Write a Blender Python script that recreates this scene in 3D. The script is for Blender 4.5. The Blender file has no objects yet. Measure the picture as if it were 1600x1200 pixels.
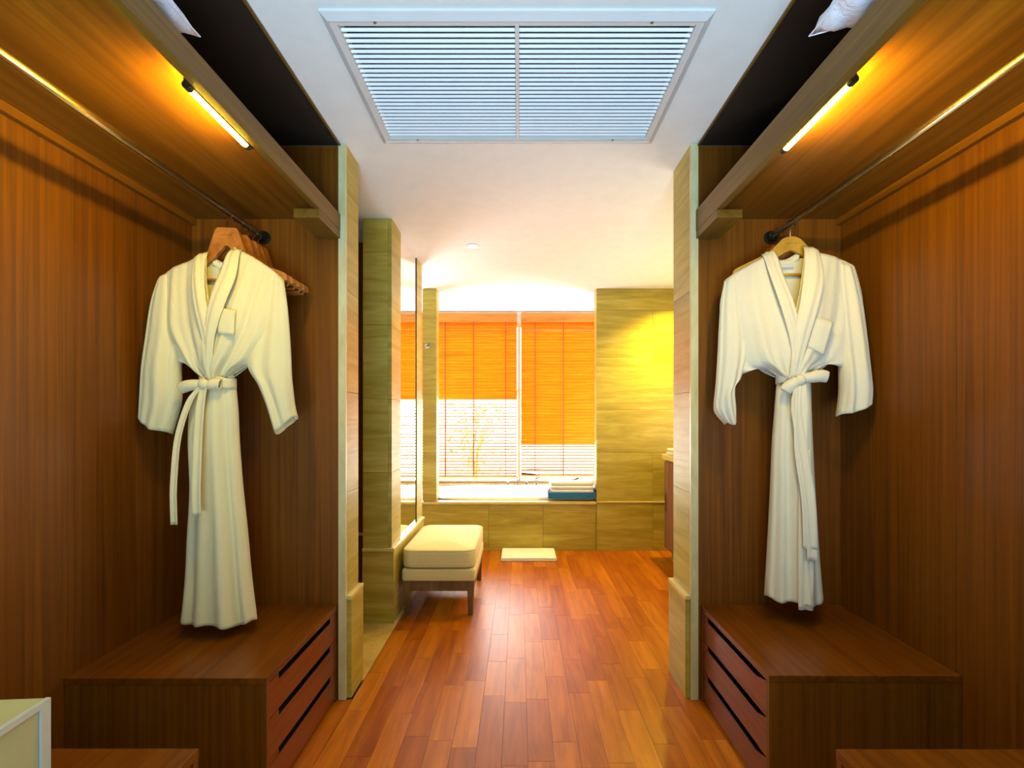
import bpy, bmesh, math, random
from mathutils import Vector, Matrix
C = bpy.context.scene.collection
sc = bpy.context.scene
PI = math.pi
random.seed(4)

# ------------------------------------------------------------------ camera
FP, CX, CY, EYE = 760.0, 811.0, 652.0, 1.22       # focal in px, vanishing point, eye height
cam = bpy.data.cameras.new('camera'); co = bpy.data.objects.new('camera', cam); C.objects.link(co)
co.location = (0, 0, EYE); co.rotation_euler = (PI/2, 0, 0)
cam.sensor_width = 36; cam.lens = 36*FP/1600
cam.shift_x = -(CX-800)/1600; cam.shift_y = (CY-600)/1600
cam.clip_start = .02
sc.camera = co
# ------------------------------------------------------------------ world, lights, exposure
sc.view_settings.view_transform = 'Standard'; sc.view_settings.look = 'None'
sc.view_settings.gamma = 1; sc.view_settings.use_curve_mapping = False
sc.view_settings.exposure = 0.06
w = bpy.data.worlds.new('sky'); sc.world = w; w.use_nodes = True
bg = w.node_tree.nodes['Background']
bg.inputs[0].default_value = (.86, .93, 1, 1); bg.inputs[1].default_value = 9.0

def area(name, loc, rot, sx, sy, power, col, spread=180):
    l = bpy.data.lights.new(name, 'AREA'); l.shape = 'RECTANGLE'; l.size = sx; l.size_y = sy
    l.energy = power; l.color = col; l.spread = math.radians(spread)
    o = bpy.data.objects.new(name, l); C.objects.link(o); o.location = loc; o.rotation_euler = rot
    return o
def spot(name, loc, power, col, angle=110, blend=.8, size=.04, rot=(0, 0, 0)):
    l = bpy.data.lights.new(name, 'SPOT'); l.energy = power; l.color = col
    l.spot_size = math.radians(angle); l.spot_blend = blend; l.shadow_soft_size = size
    o = bpy.data.objects.new(name, l); C.objects.link(o); o.location = loc; o.rotation_euler = rot
    return o
WARM = (1, .72, .16)
# daylight of the bedroom behind the photographer, thrown up off its pale floor
area('bedroom_daylight', (0, -1.5, .55), (math.radians(146), 0, 0), 1.5, 1.4, 98, (.50, .76, 1), 120)
# daylight entering through the bath window
area('bath_daylight', (0, 5.72, 1.35), (-PI/2, 0, 0), 2.2, 1.8, 130, (1, .93, .80))
# added unseen area lights behind both piers, brightening the tub niche and ceiling
area('niche_fill', (-1.45, 5.0, 1.0), (0, math.radians(-130), 0), .7, .8, 50, (1, .98, .95))
area('niche_fill', (1.45, 5.0, 1.0), (0, math.radians(130), 0), .7, .8, 45, (1, .98, .95))
area('vanity_fill', (1.78, 3.3, 1.3), (0, math.radians(110), 0), 1.2, 1.4, 30, (1, .97, .90))  # added fill light, out of view behind the right pillar
# ceiling downlights
spot('downlight_lamp', (-.317, 3.346, 2.385), 40, WARM, 130)
spot('downlight_lamp', (1.40, 4.12, 2.385), 220, (1, .70, .06), 130)
spot('downlight_lamp', (0, .95, 2.385), 16, (1, .80, .20), 62)

# ------------------------------------------------------------------ materials
def newmat(name):
    m = bpy.data.materials.new(name); m.use_nodes = True
    nt = m.node_tree; return m, nt, nt.nodes['Principled BSDF']
def pos(nt, scale, rand=False):
    g = nt.nodes.new('ShaderNodeNewGeometry')
    mp = nt.nodes.new('ShaderNodeMapping'); mp.inputs['Scale'].default_value = scale
    src = g.outputs['Position']
    if rand:
        oi = nt.nodes.new('ShaderNodeObjectInfo')
        ml = nt.nodes.new('ShaderNodeMath'); ml.operation = 'MULTIPLY'; ml.inputs[1].default_value = 37
        nt.links.new(oi.outputs['Random'], ml.inputs[0])
        ad = nt.nodes.new('ShaderNodeVectorMath'); ad.operation = 'ADD'
        nt.links.new(src, ad.inputs[0]); nt.links.new(ml.outputs[0], ad.inputs[1]); src = ad.outputs[0]
    nt.links.new(src, mp.inputs[0]); return mp.outputs[0]
def ramp(nt, stops):
    r = nt.nodes.new('ShaderNodeValToRGB'); e = r.color_ramp.elements
    while len(e) < len(stops): e.new(.5)
    for k, (p, c) in enumerate(stops): e[k].position = p; e[k].color = (*c, 1)
    return r
def noise(nt, vec, scale=1, detail=6, rough=.6, dist=0):
    n = nt.nodes.new('ShaderNodeTexNoise'); n.inputs['Scale'].default_value = scale
    n.inputs['Detail'].default_value = detail; n.inputs['Roughness'].default_value = rough
    n.inputs['Distortion'].default_value = dist
    nt.links.new(vec, n.inputs['Vector']); return n.outputs['Fac']
def bump(nt, b, fac, s, d=.002):
    bn = nt.nodes.new('ShaderNodeBump'); bn.inputs['Strength'].default_value = s
    bn.inputs['Distance'].default_value = d
    nt.links.new(fac, bn.inputs['Height']); nt.links.new(bn.outputs[0], b.inputs['Normal'])
def wood(name, dark, mid, light, scale, rough=.35, tint=0, coat=0, bs=.15):
    m, nt, b = newmat(name)
    v = pos(nt, scale, True)
    f = noise(nt, v, 1, 8, .62, .6)
    r = ramp(nt, [(.30, dark), (.5, mid), (.70, light)]); nt.links.new(f, r.inputs[0])
    col = r.outputs[0]
    if tint:
        oi = nt.nodes.new('ShaderNodeObjectInfo')
        mr = nt.nodes.new('ShaderNodeMapRange'); mr.inputs[3].default_value = 1-tint; mr.inputs[4].default_value = 1+tint*.7
        nt.links.new(oi.outputs['Random'], mr.inputs[0])
        hs = nt.nodes.new('ShaderNodeHueSaturation'); nt.links.new(col, hs.inputs['Color']); nt.links.new(mr.outputs[0], hs.inputs['Value'])
        mr2 = nt.nodes.new('ShaderNodeMapRange'); mr2.inputs[3].default_value = .5-tint*.03; mr2.inputs[4].default_value = .5+tint*.03
        nt.links.new(oi.outputs['Random'], mr2.inputs[0]); nt.links.new(mr2.outputs[0], hs.inputs['Hue'])
        col = hs.outputs[0]
    nt.links.new(col, b.inputs['Base Color'])
    b.inputs['Roughness'].default_value = rough
    b.inputs['Specular IOR Level'].default_value = .32
    b.inputs['Coat Weight'].default_value = coat; b.inputs['Coat Roughness'].default_value = .12
    bump(nt, b, f, bs, .001)
    return m
def stone(name, dark, mid, light, scale, rough=.3):
    m, nt, b = newmat(name)
    v = pos(nt, scale, True)
    f = noise(nt, v, 1, 9, .6, 1.1)
    f2 = noise(nt, pos(nt, tuple(s*6 for s in scale)), 1, 4, .6, .3)
    mx = nt.nodes.new('ShaderNodeMix'); mx.inputs[0].default_value = .3
    nt.links.new(f, mx.inputs[2]); nt.links.new(f2, mx.inputs[3])
    r = ramp(nt, [(.33, dark), (.5, mid), (.66, light)]); nt.links.new(mx.outputs[0], r.inputs[0])
    nt.links.new(r.outputs[0], b.inputs['Base Color'])
    b.inputs['Roughness'].default_value = rough
    b.inputs['Specular IOR Level'].default_value = .35
    bump(nt, b, f, .1, .001)
    return m
def plain(name, col, rough=.5, metal=0, var=.06, sc_=12, bs=0, **kw):
    m, nt, b = newmat(name)
    f = noise(nt, pos(nt, (sc_, sc_, sc_)), 1, 4)
    a = tuple(c*(1-var) for c in col); z = tuple(min(1, c*(1+var)) for c in col)
    r = ramp(nt, [(.35, a), (.65, z)]); nt.links.new(f, r.inputs[0])
    nt.links.new(r.outputs[0], b.inputs['Base Color'])
    b.inputs['Roughness'].default_value = rough; b.inputs['Metallic'].default_value = metal
    for k, v in kw.items(): b.inputs[k.replace('_', ' ')].default_value = v
    if bs: bump(nt, b, f, bs, .004)
    return m
def fabric(name, col, sc_=900, bs=.3):
    m, nt, b = newmat(name)
    f = noise(nt, pos(nt, (sc_, sc_, sc_*.4)), 1, 2)
    f2 = noise(nt, pos(nt, (14, 14, 6)), 1, 4, .6, .5)
    r = ramp(nt, [(.3, tuple(c*.93 for c in col)), (.7, col)]); nt.links.new(f, r.inputs[0])
    nt.links.new(r.outputs[0], b.inputs['Base Color'])
    b.inputs['Roughness'].default_value = .9; b.inputs['Sheen Weight'].default_value = .15
    bump(nt, b, f2, bs, .02)
    return m
def emit(name, col, s):
    m, nt, b = newmat(name)
    b.inputs['Base Color'].default_value = (*col, 1)
    b.inputs['Emission Color'].default_value = (*col, 1); b.inputs['Emission Strength'].default_value = s
    return m
M = {}
M['veneer'] = wood('walnut_veneer', (.105, .031, .001), (.165, .050, .0015), (.215, .072, .0028), (60, 60, .9), .42, .05)
M['veneer_h'] = wood('walnut_veneer_top', (.09, .024, .0015), (.16, .045, .0025), (.21, .064, .004), (34, 1.6, 34), .33)
M['board'] = wood('shelf_board', (.13, .042, .002), (.19, .066, .003), (.25, .09, .005), (30, 1.2, 30), .4)
M['fascia'] = wood('shelf_fascia', (.12, .058, .005), (.17, .085, .008), (.22, .115, .012), (30, 1.5, 60), .45)
M['soffit'] = plain('shade_dark_soffit', (.012, .007, .003), .7)  # near-black colour stands in for the shade above the closet shelves
M['drawer'] = wood('drawer_wood', (.11, .022, .002), (.19, .038, .003), (.25, .055, .005), (30, 1.8, 60), .3)
M['plank'] = wood('floor_plank', (.25, .055, .001), (.37, .100, .002), (.47, .14, .003), (26, 2.2, 26), .36, .24, 0, .08)
M['subfloor'] = plain('subfloor', (.05, .015, .004), .7)
M['stone'] = stone('sandstone', (.30, .225, .022), (.42, .33, .045), (.54, .45, .10), (.9, .9, 9), .42)
M['stone_floor'] = stone('stone_floor', (.40, .24, .05), (.55, .36, .09), (.66, .46, .14), (5, 5, 5))
M['ledge'] = plain('polished_stone_ledge', (.66, .52, .16), .25)
M['marble'] = stone('marble_strip', (.50, .43, .18), (.62, .55, .28), (.72, .66, .38), (6, 6, 2), .3)
M['ceil'] = plain('ceiling_paint', (.76, .81, .79), .6, var=.02)
M['plaster'] = plain('white_plaster', (.78, .77, .72), .8, var=.03)
M['grille'] = plain('grille_white', (.86, .90, .90), .65, var=.02)
M['grille_frame'] = plain('grille_frame_paint', (.66, .66, .64), .4, var=.02)
M['plenum'] = plain('duct_sheet', (.09, .13, .20), .6)
M['rod'] = plain('brushed_steel_rail', (.62, .55, .36), .22, 1)
M['dark_metal'] = plain('dark_metal', (.03, .035, .035), .35, .8)
M['chrome'] = plain('chrome', (.42, .44, .45), .14, 1)
M['hanger'] = wood('hanger_wood', (.26, .08, .012), (.40, .14, .022), (.5, .2, .035), (20, 20, 20), .35)
M['hanger_gold'] = wood('hanger_wood_gold', (.34, .18, .02), (.46, .25, .03), (.55, .32, .05), (20, 20, 20), .35)
M['ink'] = plain('engraving', (.07, .025, .008), .7)
M['robe'] = fabric('cotton_robe', (.72, .65, .36))
M['robe_w'] = fabric('cotton_robe_white', (.78, .73, .56))
M['towel'] = fabric('white_towelling', (.88, .87, .85), 300, .5)
M['label'] = plain('care_label', (.60, .62, .60), .7)
M['linen'] = fabric('pillow_linen', (.80, .84, .92), 500, .6)
M['cream'] = fabric('ottoman_fabric', (.74, .66, .30), 500, .1)
M['piping'] = fabric('ottoman_piping', (.55, .48, .22), 500, .1)
M['greywood'] = wood('ottoman_leg_wood', (.09, .05, .018), (.16, .095, .035), (.22, .14, .05), (20, 20, 4), .4)
M['mirror'] = plain('mirror_silver', (.93, .95, .92), .01, 1, var=.005)
M['tub'] = plain('tub_acrylic', (.90, .90, .88), .15)
M['tray'] = plain('blue_lacquer', (.01, .15, .40), .25)
M['tray_dark'] = plain('dark_lacquer', (.01, .03, .05), .3)
M['box'] = plain('box_cream_enamel', (.54, .58, .30), .35, var=.03)
M['box_frame'] = plain('box_frame_enamel', (.60, .68, .62), .35, var=.03)
M['vanity'] = wood('vanity_wood', (.14, .05, .03), (.22, .09, .05), (.30, .13, .08), (30, 30, 2), .25)
M['door'] = wood('door_wood', (.07, .02, .003), (.15, .045, .005), (.20, .065, .008), (30, 30, 1.5), .35)
M['pink'] = plain('petal', (.55, .05, .18), .5)
M['leaf'] = plain('leaf', (.03, .10, .02), .5)
M['twig'] = plain('dry_twig', (.35, .30, .06), .7)
M['bright'] = plain('garden_wall_paint', (.85, .86, .82), .8)
M['grass'] = plain('lawn', (.20, .34, .06), .9, var=.4)
M['foliage'] = plain('foliage', (.22, .36, .04), .7, var=.5)
M['lamp'] = emit('led_tube', (1, .70, .04), 360)
M['bulb'] = emit('downlight_bulb', (1, .90, .62), 12)
# glass
m, nt, b = newmat('window_glass'); M['glass'] = m
nt.nodes.remove(b)
tr = nt.nodes.new('ShaderNodeBsdfTransparent'); gl = nt.nodes.new('ShaderNodeBsdfGlossy'); gl.inputs['Roughness'].default_value = .02
fr = nt.nodes.new('ShaderNodeFresnel'); mx = nt.nodes.new('ShaderNodeMixShader')
nt.links.new(fr.outputs[0], mx.inputs[0]); nt.links.new(tr.outputs[0], mx.inputs[1]); nt.links.new(gl.outputs[0], mx.inputs[2])
nt.links.new(mx.outputs[0], nt.nodes['Material Output'].inputs[0])
# translucent blind slats
m, nt, b = newmat('blind_slat'); M['slat'] = m
f = noise(nt, pos(nt, (2.5, 10, 90), True), 1, 5)
r = ramp(nt, [(.3, (.74, .22, .006)), (.7, (.90, .345, .012))]); nt.links.new(f, r.inputs[0])
nt.links.new(r.outputs[0], b.inputs['Base Color']); b.inputs['Roughness'].default_value = .5
tl = nt.nodes.new('ShaderNodeBsdfTranslucent'); nt.links.new(r.outputs[0], tl.inputs[0])
mx = nt.nodes.new('ShaderNodeMixShader'); mx.inputs[0].default_value = .75
nt.links.new(b.outputs[0], mx.inputs[1]); nt.links.new(tl.outputs[0], mx.inputs[2])
nt.links.new(mx.outputs[0], nt.nodes['Material Output'].inputs[0])
M['valance'] = wood('valance_wood', (.30, .11, .012), (.42, .17, .02), (.5, .22, .03), (2, 20, 40), .5)
M['cord'] = plain('blind_cord', (.10, .05, .01), .8)

# ------------------------------------------------------------------ mesh helpers
def obj(name, bm, mat, parent=None, smooth=False):
    bmesh.ops.recalc_face_normals(bm, faces=bm.faces)
    me = bpy.data.meshes.new(name); bm.to_mesh(me); bm.free()
    if smooth:
        for p in me.polygons: p.use_smooth = True
    me.materials.append(M[mat] if isinstance(mat, str) else mat)
    o = bpy.data.objects.new(name, me); C.objects.link(o)
    if parent: o.parent = parent
    return o
def tag(o, label=None, cat=None, group=None, kind=None):
    if label: o['label'] = label
    if cat: o['category'] = cat
    if group: o['group'] = group
    if kind: o['kind'] = kind
    return o
def thing(name, label, cat, loc=(0, 0, 0), rz=0, group=None):
    o = bpy.data.objects.new(name, None); C.objects.link(o); o.location = loc; o.rotation_euler = (0, 0, rz)
    o.empty_display_size = .05
    return tag(o, label, cat, group)
def setting(name, loc=(0, 0, 0)):
    o = bpy.data.objects.new(name, None); C.objects.link(o); o.location = loc; o['kind'] = 'structure'; return o
def copy_tree(o, parent=None):
    c = o.copy(); C.objects.link(c); c.parent = parent
    for ch in [x for x in bpy.data.objects if x.parent == o]: copy_tree(ch, c)
    return c
def box(bm, x0, x1, y0, y1, z0, z1, bev=0):
    vs = [bm.verts.new((x, y, z)) for x in (x0, x1) for y in (y0, y1) for z in (z0, z1)]
    fs = []
    for q in ((0, 1, 3, 2), (4, 6, 7, 5), (0, 4, 5, 1), (2, 3, 7, 6), (0, 2, 6, 4), (1, 5, 7, 3)):
        fs.append(bm.faces.new([vs[i] for i in q]))
    if bev:
        es = list({e for f_ in fs for e in f_.edges})
        bmesh.ops.bevel(bm, geom=es, offset=bev, segments=2, affect='EDGES', profile=.6)
def B(*boxes, bev=0):
    bm = bmesh.new()
    for b_ in boxes: box(bm, *b_, bev=bev)
    return bm
def prism(bm, pts, y0, y1, axis='y'):
    """extrude a 2D outline (a, z) along axis"""
    def P(a, z, t): return (a, t, z) if axis == 'y' else (t, a, z)
    A = [bm.verts.new(P(a, z, y0)) for a, z in pts]; D = [bm.verts.new(P(a, z, y1)) for a, z in pts]
    n = len(pts)
    for i in range(n): bm.faces.new((A[i], A[(i+1) % n], D[(i+1) % n], D[i]))
    f1 = bm.faces.new(A); f2 = bm.faces.new(D[::-1])
    bmesh.ops.triangulate(bm, faces=[f1, f2])
def tube(bm, pts, r, n=10, cap=True):
    pts = [Vector(p) for p in pts]; rings = []
    rr = r if isinstance(r, (list, tuple)) else [r]*len(pts)
    up = None
    for i, p in enumerate(pts):
        t = (pts[min(i+1, len(pts)-1)]-pts[max(i-1, 0)]).normalized()
        if up is None: up = t.orthogonal().normalized()
        up = (up - t*up.dot(t)).normalized(); s = t.cross(up)
        rings.append([bm.verts.new(p+(up*math.cos(a)+s*math.sin(a))*rr[i]) for a in (2*PI*k/n for k in range(n))])
    for a, b_ in zip(rings, rings[1:]):
        for k in range(n): bm.faces.new((a[k], a[(k+1) % n], b_[(k+1) % n], b_[k]))
    if cap: bm.faces.new(rings[0][::-1]); bm.faces.new(rings[-1])
def T(pts, r, n=10):
    bm = bmesh.new(); tube(bm, pts, r, n); return bm
def lathe(bm, prof, n=20, c=(0, 0, 0)):
    rings = [[bm.verts.new((c[0]+r*math.cos(2*PI*k/n), c[1]+r*math.sin(2*PI*k/n), c[2]+z)) for k in range(n)] for r, z in prof]
    for a, b_ in zip(rings, rings[1:]):
        for k in range(n): bm.faces.new((a[k], a[(k+1) % n], b_[(k+1) % n], b_[k]))
    bm.faces.new(rings[0][::-1]); bm.faces.new(rings[-1])
def wx(px, d): return (px-CX)*d/FP            # metres to the side for a picture column measured at depth d
def wz(py, d): return EYE+(CY-py)*d/FP

CEIL = 2.40; D1 = 2.107; WL = -1.417; WR = 1.392; DW = 4.458; DN = 5.54; LZ = .446

# ------------------------------------------------------------------ floor
fl = setting('floor')
obj('subfloor', B((-2.6, 2.6, -3.0, 5.7, -.08, -.014)), 'subfloor', fl)
PW = .094; k = 0
pl_meshes = {}
def plank(x, y0, y1, wdt):
    key = round(y1-y0, 2)
    if (key, wdt) not in pl_meshes:
        pl_meshes[(key, wdt)] = obj('plank', B((.0004, wdt-.0004, .0005, key-.0005, -.014, 0), bev=.0003), 'plank', fl)
        o = pl_meshes[(key, wdt)]
    else:
        o = pl_meshes[(key, wdt)].copy(); C.objects.link(o)
    o.location = (x, y0, random.uniform(-.0004, 0))
nx = 0
x = -.72
while x < .80:
    wd = PW
    y = 1.28 - random.uniform(0, .4)
    while y < DW-.02:
        L = random.choice([.30, .38, .46, .54])
        if y+L > DW-.12: L = round(DW-y, 2)
        plank(x, y, y+L, wd); y += L
    x += PW
while x < 1.80:                                    # planks in the open bathroom beyond the right pier
    y = 2.36 - .0
    while y < DW-.02:
        L = random.choice([.46, .54, .62])
        if y+L > DW-.12: L = round(DW-y, 2)
        plank(x, y, y+L, PW); y += L
    x += PW
obj('floor_boards_near', B((-2.6, 2.6, -3.0, .88, -.014, 0), (-2.6, -.722, .88, 2.106, -.014, -.001), (.80, 2.6, .88, 2.34, -.014, -.001)), 'plank', fl)
obj('stone_threshold', B((-1.60, -.722, 2.262, 2.87, -.014, .001)), 'stone_floor', fl)
obj('stone_floor_slab', B((-2.6, -1.603, 2.262, 4.45, -.014, .001), (-1.60, -.722, 2.873, 4.45, -.014, .001)), 'stone_floor', fl)

# ------------------------------------------------------------------ ceiling with grille opening
VX0, VX1, VY0, VY1 = -.58, .568, 1.405, 2.086
ce = setting('ceiling')
obj('ceiling_board', B((-.771, VX0+.03, .0, D1, CEIL, CEIL+.05), (VX1-.03, .771, .0, D1, CEIL, CEIL+.05),
    (VX0+.03, VX1-.03, 0, VY0+.03, CEIL, CEIL+.05), (VX0+.03, VX1-.03, VY1-.03, D1, CEIL, CEIL+.05),
    (-2.6, 2.6, -3, 0, CEIL, CEIL+.05), (-2.6, 2.6, D1, 5.75, CEIL, CEIL+.05)), 'ceil', ce)
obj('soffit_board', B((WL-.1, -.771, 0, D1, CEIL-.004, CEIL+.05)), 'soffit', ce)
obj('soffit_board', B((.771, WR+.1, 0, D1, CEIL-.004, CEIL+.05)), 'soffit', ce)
obj('edge_bead', B((-.776, -.769, 0, D1, CEIL-.010, CEIL-.0041)), 'fascia', ce)
obj('edge_bead', B((.769, .776, 0, D1, CEIL-.010, CEIL-.0041)), 'fascia', ce)

g = thing('ceiling_air_grille', 'large white louvred air grille set in the ceiling above the passage', 'air vent', ((VX0+VX1)/2, (VY0+VY1)/2, CEIL))
hx, hy = (VX1-VX0)/2, (VY1-VY0)/2; ix, iy = .535, .297
def ringframe(ox, oy, ix_, iy_, z0, z1, slope=0):
    bm = bmesh.new()
    A = [(-ox, -oy), (ox, -oy), (ox, oy), (-ox, oy)]; D = [(-ix_, -iy_), (ix_, -iy_), (ix_, iy_), (-ix_, iy_)]
    v = {}
    for nm, pts, z in (('a', A, z1), ('b', A, z0+slope), ('c', D, z0), ('d', D, z1)): v[nm] = [bm.verts.new((p[0], p[1], z)) for p in pts]
    for i in range(4):
        j = (i+1) % 4
        for p, q in (('a', 'b'), ('b', 'c'), ('c', 'd'), ('d', 'a')): bm.faces.new((v[p][i], v[p][j], v[q][j], v[q][i]))
    return bm
obj('outer_frame', ringframe(hx, hy, ix+.022, iy+.018, -.016, 0, .010), 'grille_frame', g)
obj('inner_frame', ringframe(ix+.0215, iy+.0175, ix, iy, -.011, .03), 'grille_frame', g)
obj('mullion', B((-.006, .006, -iy, iy, -.012, .03), bev=.001), 'grille_frame', g)
obj('duct_box', B((-ix-.05, ix+.05, -iy-.05, iy+.05, .1501, .16), (-ix-.05, -ix-.01, -iy-.05, iy+.05, .0502, .15), (ix+.01, ix+.05, -iy-.05, iy+.05, .0502, .15),
    (-ix-.01, ix+.01, -iy-.05, -iy-.01, .0502, .15), (-ix-.01, ix+.01, iy+.01, iy+.05, .0502, .15)), 'plenum', g)
first = None; ns = 27
for side in (-1, 1):
    for i in range(ns):
        if first is None:
            bm = bmesh.new(); L = ix-.0065
            # thin curved blade, tilted
            pr = []
            for t in range(5):
                a = t/4; pr.append((-.0037+.0074*a, .003-.0056*a-.0010*math.sin(PI*a)))
            outl = pr+[(p[0]+.0010, p[1]+.0014) for p in reversed(pr)]
            prism(bm, outl, 0, L, axis='x')
            o = first = obj('slat', bm, 'grille', g)
        else:
            o = first.copy(); C.objects.link(o)
        o.location = (.0062 if side > 0 else -ix, -iy+(i+.5)*2*iy/ns, 0)
s0 = None
for sx in (-.42, .4):
    for sy in (-iy-.009, iy+.009):
        if s0 is None:
            bm = bmesh.new(); lathe(bm, [(.001, -.0135), (.005, -.013), (.006, -.0105)], 10); s0 = o = obj('screw', bm, 'chrome', g)
        else: o = s0.copy(); C.objects.link(o)
        o.location = (sx, sy, 0)

# ------------------------------------------------------------------ closet walls (wood panels with recessed joints)
def panels(name, X, th, ys, z1, mat='veneer'):
    s = setting(name)
    sg = 1 if X < 0 else -1
    obj('wall_core', B((min(X-sg*.1, X-sg*.006), max(X-sg*.1, X-sg*.006), ys[0], ys[-1], 0, CEIL)), 'plaster', s)
    for a, b_ in zip(ys, ys[1:]):
        obj('veneer_panel', B((min(X, X-sg*.006), max(X, X-sg*.006), a+.0006, b_-.0006, 0, z1), bev=.0004), mat, s)
    return s
panels('wall_left', WL, 0, [-.4, .30, 1.0, 1.55, 2.106], CEIL-.005)
panels('wall_right', WR, 0, [-.4, .30, 1.0, 1.55, 2.106], CEIL-.005)
# end walls of both closets: veneer to the camera, sandstone on the passage side
def slabstack(parent, rect, z0s, mat='stone'):
    """rect=(x0,x1,y0,y1) stacked slabs between z joints"""
    for a, b_ in zip(z0s, z0s[1:]):
        obj('stone_slab', B((*rect, a+.0007, b_-.0007), bev=.0012), mat, parent)
ZJ = [LZ, .892, 1.33, 1.77, 2.2, CEIL]
def closet_end(name, sg, xin, xwall, xfar):
    s = setting(name)
    y1 = D1+.006
    X = lambda a, b_: (min(sg*a, sg*b_), max(sg*a, sg*b_))
    obj('wall_core', B((*X(xin+.03, xwall+.1), y1, y1+.13, 0, CEIL)), 'plaster', s)
    mid = (xin+.034+xwall)/2+.02
    obj('veneer_panel', B((*X(xin+.034, mid-.0005), D1, y1, 0, CEIL-.005)), 'veneer', s)
    obj('veneer_panel', B((*X(mid+.0005, xwall+.001), D1, y1, 0, CEIL-.005)), 'veneer', s)
    # marble corner strip facing the closet
    obj('corner_strip', B((*X(xin, xin+.033), D1-.010, y1+.002, 0, CEIL-.001), bev=.002), 'marble', s)
    for a, b_ in zip(ZJ, ZJ[1:]):
        obj('stone_slab', B((*X(xin, xin+.03), y1+.0025, xfar, a+.0007, b_-.0007), bev=.001), 'stone', s)
    obj('plinth_slab', B((*X(xin-.018, xin+.03), y1+.0025, xfar+.014, 0, LZ-.02), bev=.001), 'stone', s)
    obj('ledge', B((*X(xin-.020, xin+.03), y1-.004, xfar+.016, LZ-.019, LZ), bev=.003), 'ledge', s)
    obj('back_slab', B((*X(xin+.0305, xwall+.6), xfar-.02, xfar, 0, CEIL-.001)), 'stone', s)
    return s
closet_end('wall_end_left', -1, .747, 1.417, 2.262)
closet_end('wall_end_right', 1, .741, 1.392, 2.335)

# ------------------------------------------------------------------ mirror wall on the left
wm = setting('wall_mirror_side')
PX0, PX1, PY0, PY1 = -.927, -.756, 2.888, 3.79
obj('wall_core', B((PX0, PX1-.022, PY0+.022, PY1-.002, 0, CEIL)), 'plaster', wm)
zs = [LZ, .892, 1.33, 1.77, 2.2, CEIL]
for a, b_ in zip(zs, zs[1:]):
    obj('stone_slab', B((PX0, PX1-.0225, PY0, PY0+.02, a+.0007, b_-.0007), bev=.001), 'stone', wm)
    obj('stone_slab', B((PX1-.022, PX1, PY0, 3.11, a+.0007, b_-.0007), bev=.001), 'stone', wm)
    obj('stone_slab', B((PX1-.022, PX1, 3.60, PY1, a+.0007, b_-.0007), bev=.001), 'stone', wm)
obj('plinth_slab', B((PX0, PX1+.014, PY0-.012, PY0+.02, 0, LZ-.02), bev=.001), 'stone', wm)
obj('plinth_slab', B((PX1-.02, PX1+.014, PY0+.0205, PY1, 0, LZ-.02), bev=.001), 'stone', wm)
obj('ledge', B((PX0, PX1+.020, PY0-.018, PY0+.02, LZ-.019, LZ), (PX1-.021, PX1+.020, PY0+.0201, PY1+.004, LZ-.019, LZ), bev=.003), 'ledge', wm)
mi = thing('wall_mirror', 'tall frameless mirror between stone strips above the cream ottoman', 'mirror', (PX1-.006, 3.355, LZ))
obj('mirror_glass', B((-.004, 0, -.243, .243, .001, CEIL-LZ-.003)), 'mirror', mi)
obj('mirror_backing', B((-.015, -.0042, -.243, .243, .001, CEIL-LZ-.003)), 'dark_metal', mi)
for y in (-.2445, .2445): obj('edge_channel', B((-.004, .004, y-.001, y+.001, .001, CEIL-LZ-.003)), 'dark_metal', mi)

# side passage and outer shell
wb = setting('wall_passage')
obj('wall_core', B((-2.0, PX0-.001, 3.306, 3.36, 0, CEIL)), 'plaster', wb)
obj('timber_panel', B((-1.16, PX0-.001, 3.28, 3.305, 0, CEIL-.001)), 'door', wb)
obj('timber_panel', B((-2.0, -1.162, 3.28, 3.305, 0, CEIL-.001)), 'door', wb)
obj('ledge', B((-2.0, PX0-.001, 3.262, 3.2795, LZ-.019, LZ)), 'ledge', wb)
wo = setting('wall_passage_side'); obj('wall_surface', B((-2.05, -2.001, 2.1, 5.7, 0, CEIL)), 'stone', wo)
wo = setting('wall_bath_right'); obj('wall_surface', B((1.85, 1.9, 2.3, 5.7, 0, CEIL)), 'stone', wo)
# bedroom behind the photographer
for nm, bx in (('wall_bedroom_left', (-2.6, -2.55, -3, -.4, 0, CEIL)), ('wall_bedroom_right', (2.55, 2.6, -3, -.4, 0, CEIL)),
               ('wall_bedroom_back', (-2.6, 2.6, -3.05, -3.0, 0, CEIL))):
    s = setting(nm); obj('wall_surface', B(bx), 'plaster', s)
s = setting('wall_bedroom_return')
obj('wall_surface', B((-2.6, WL-.1, -.45, -.4, 0, CEIL)), 'plaster', s); obj('wall_surface', B((WR+.1, 2.6, -.45, -.4, 0, CEIL)), 'plaster', s)

# ------------------------------------------------------------------ far stone wall, tub niche
wf = setting('wall_far')
TH = .14
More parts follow.
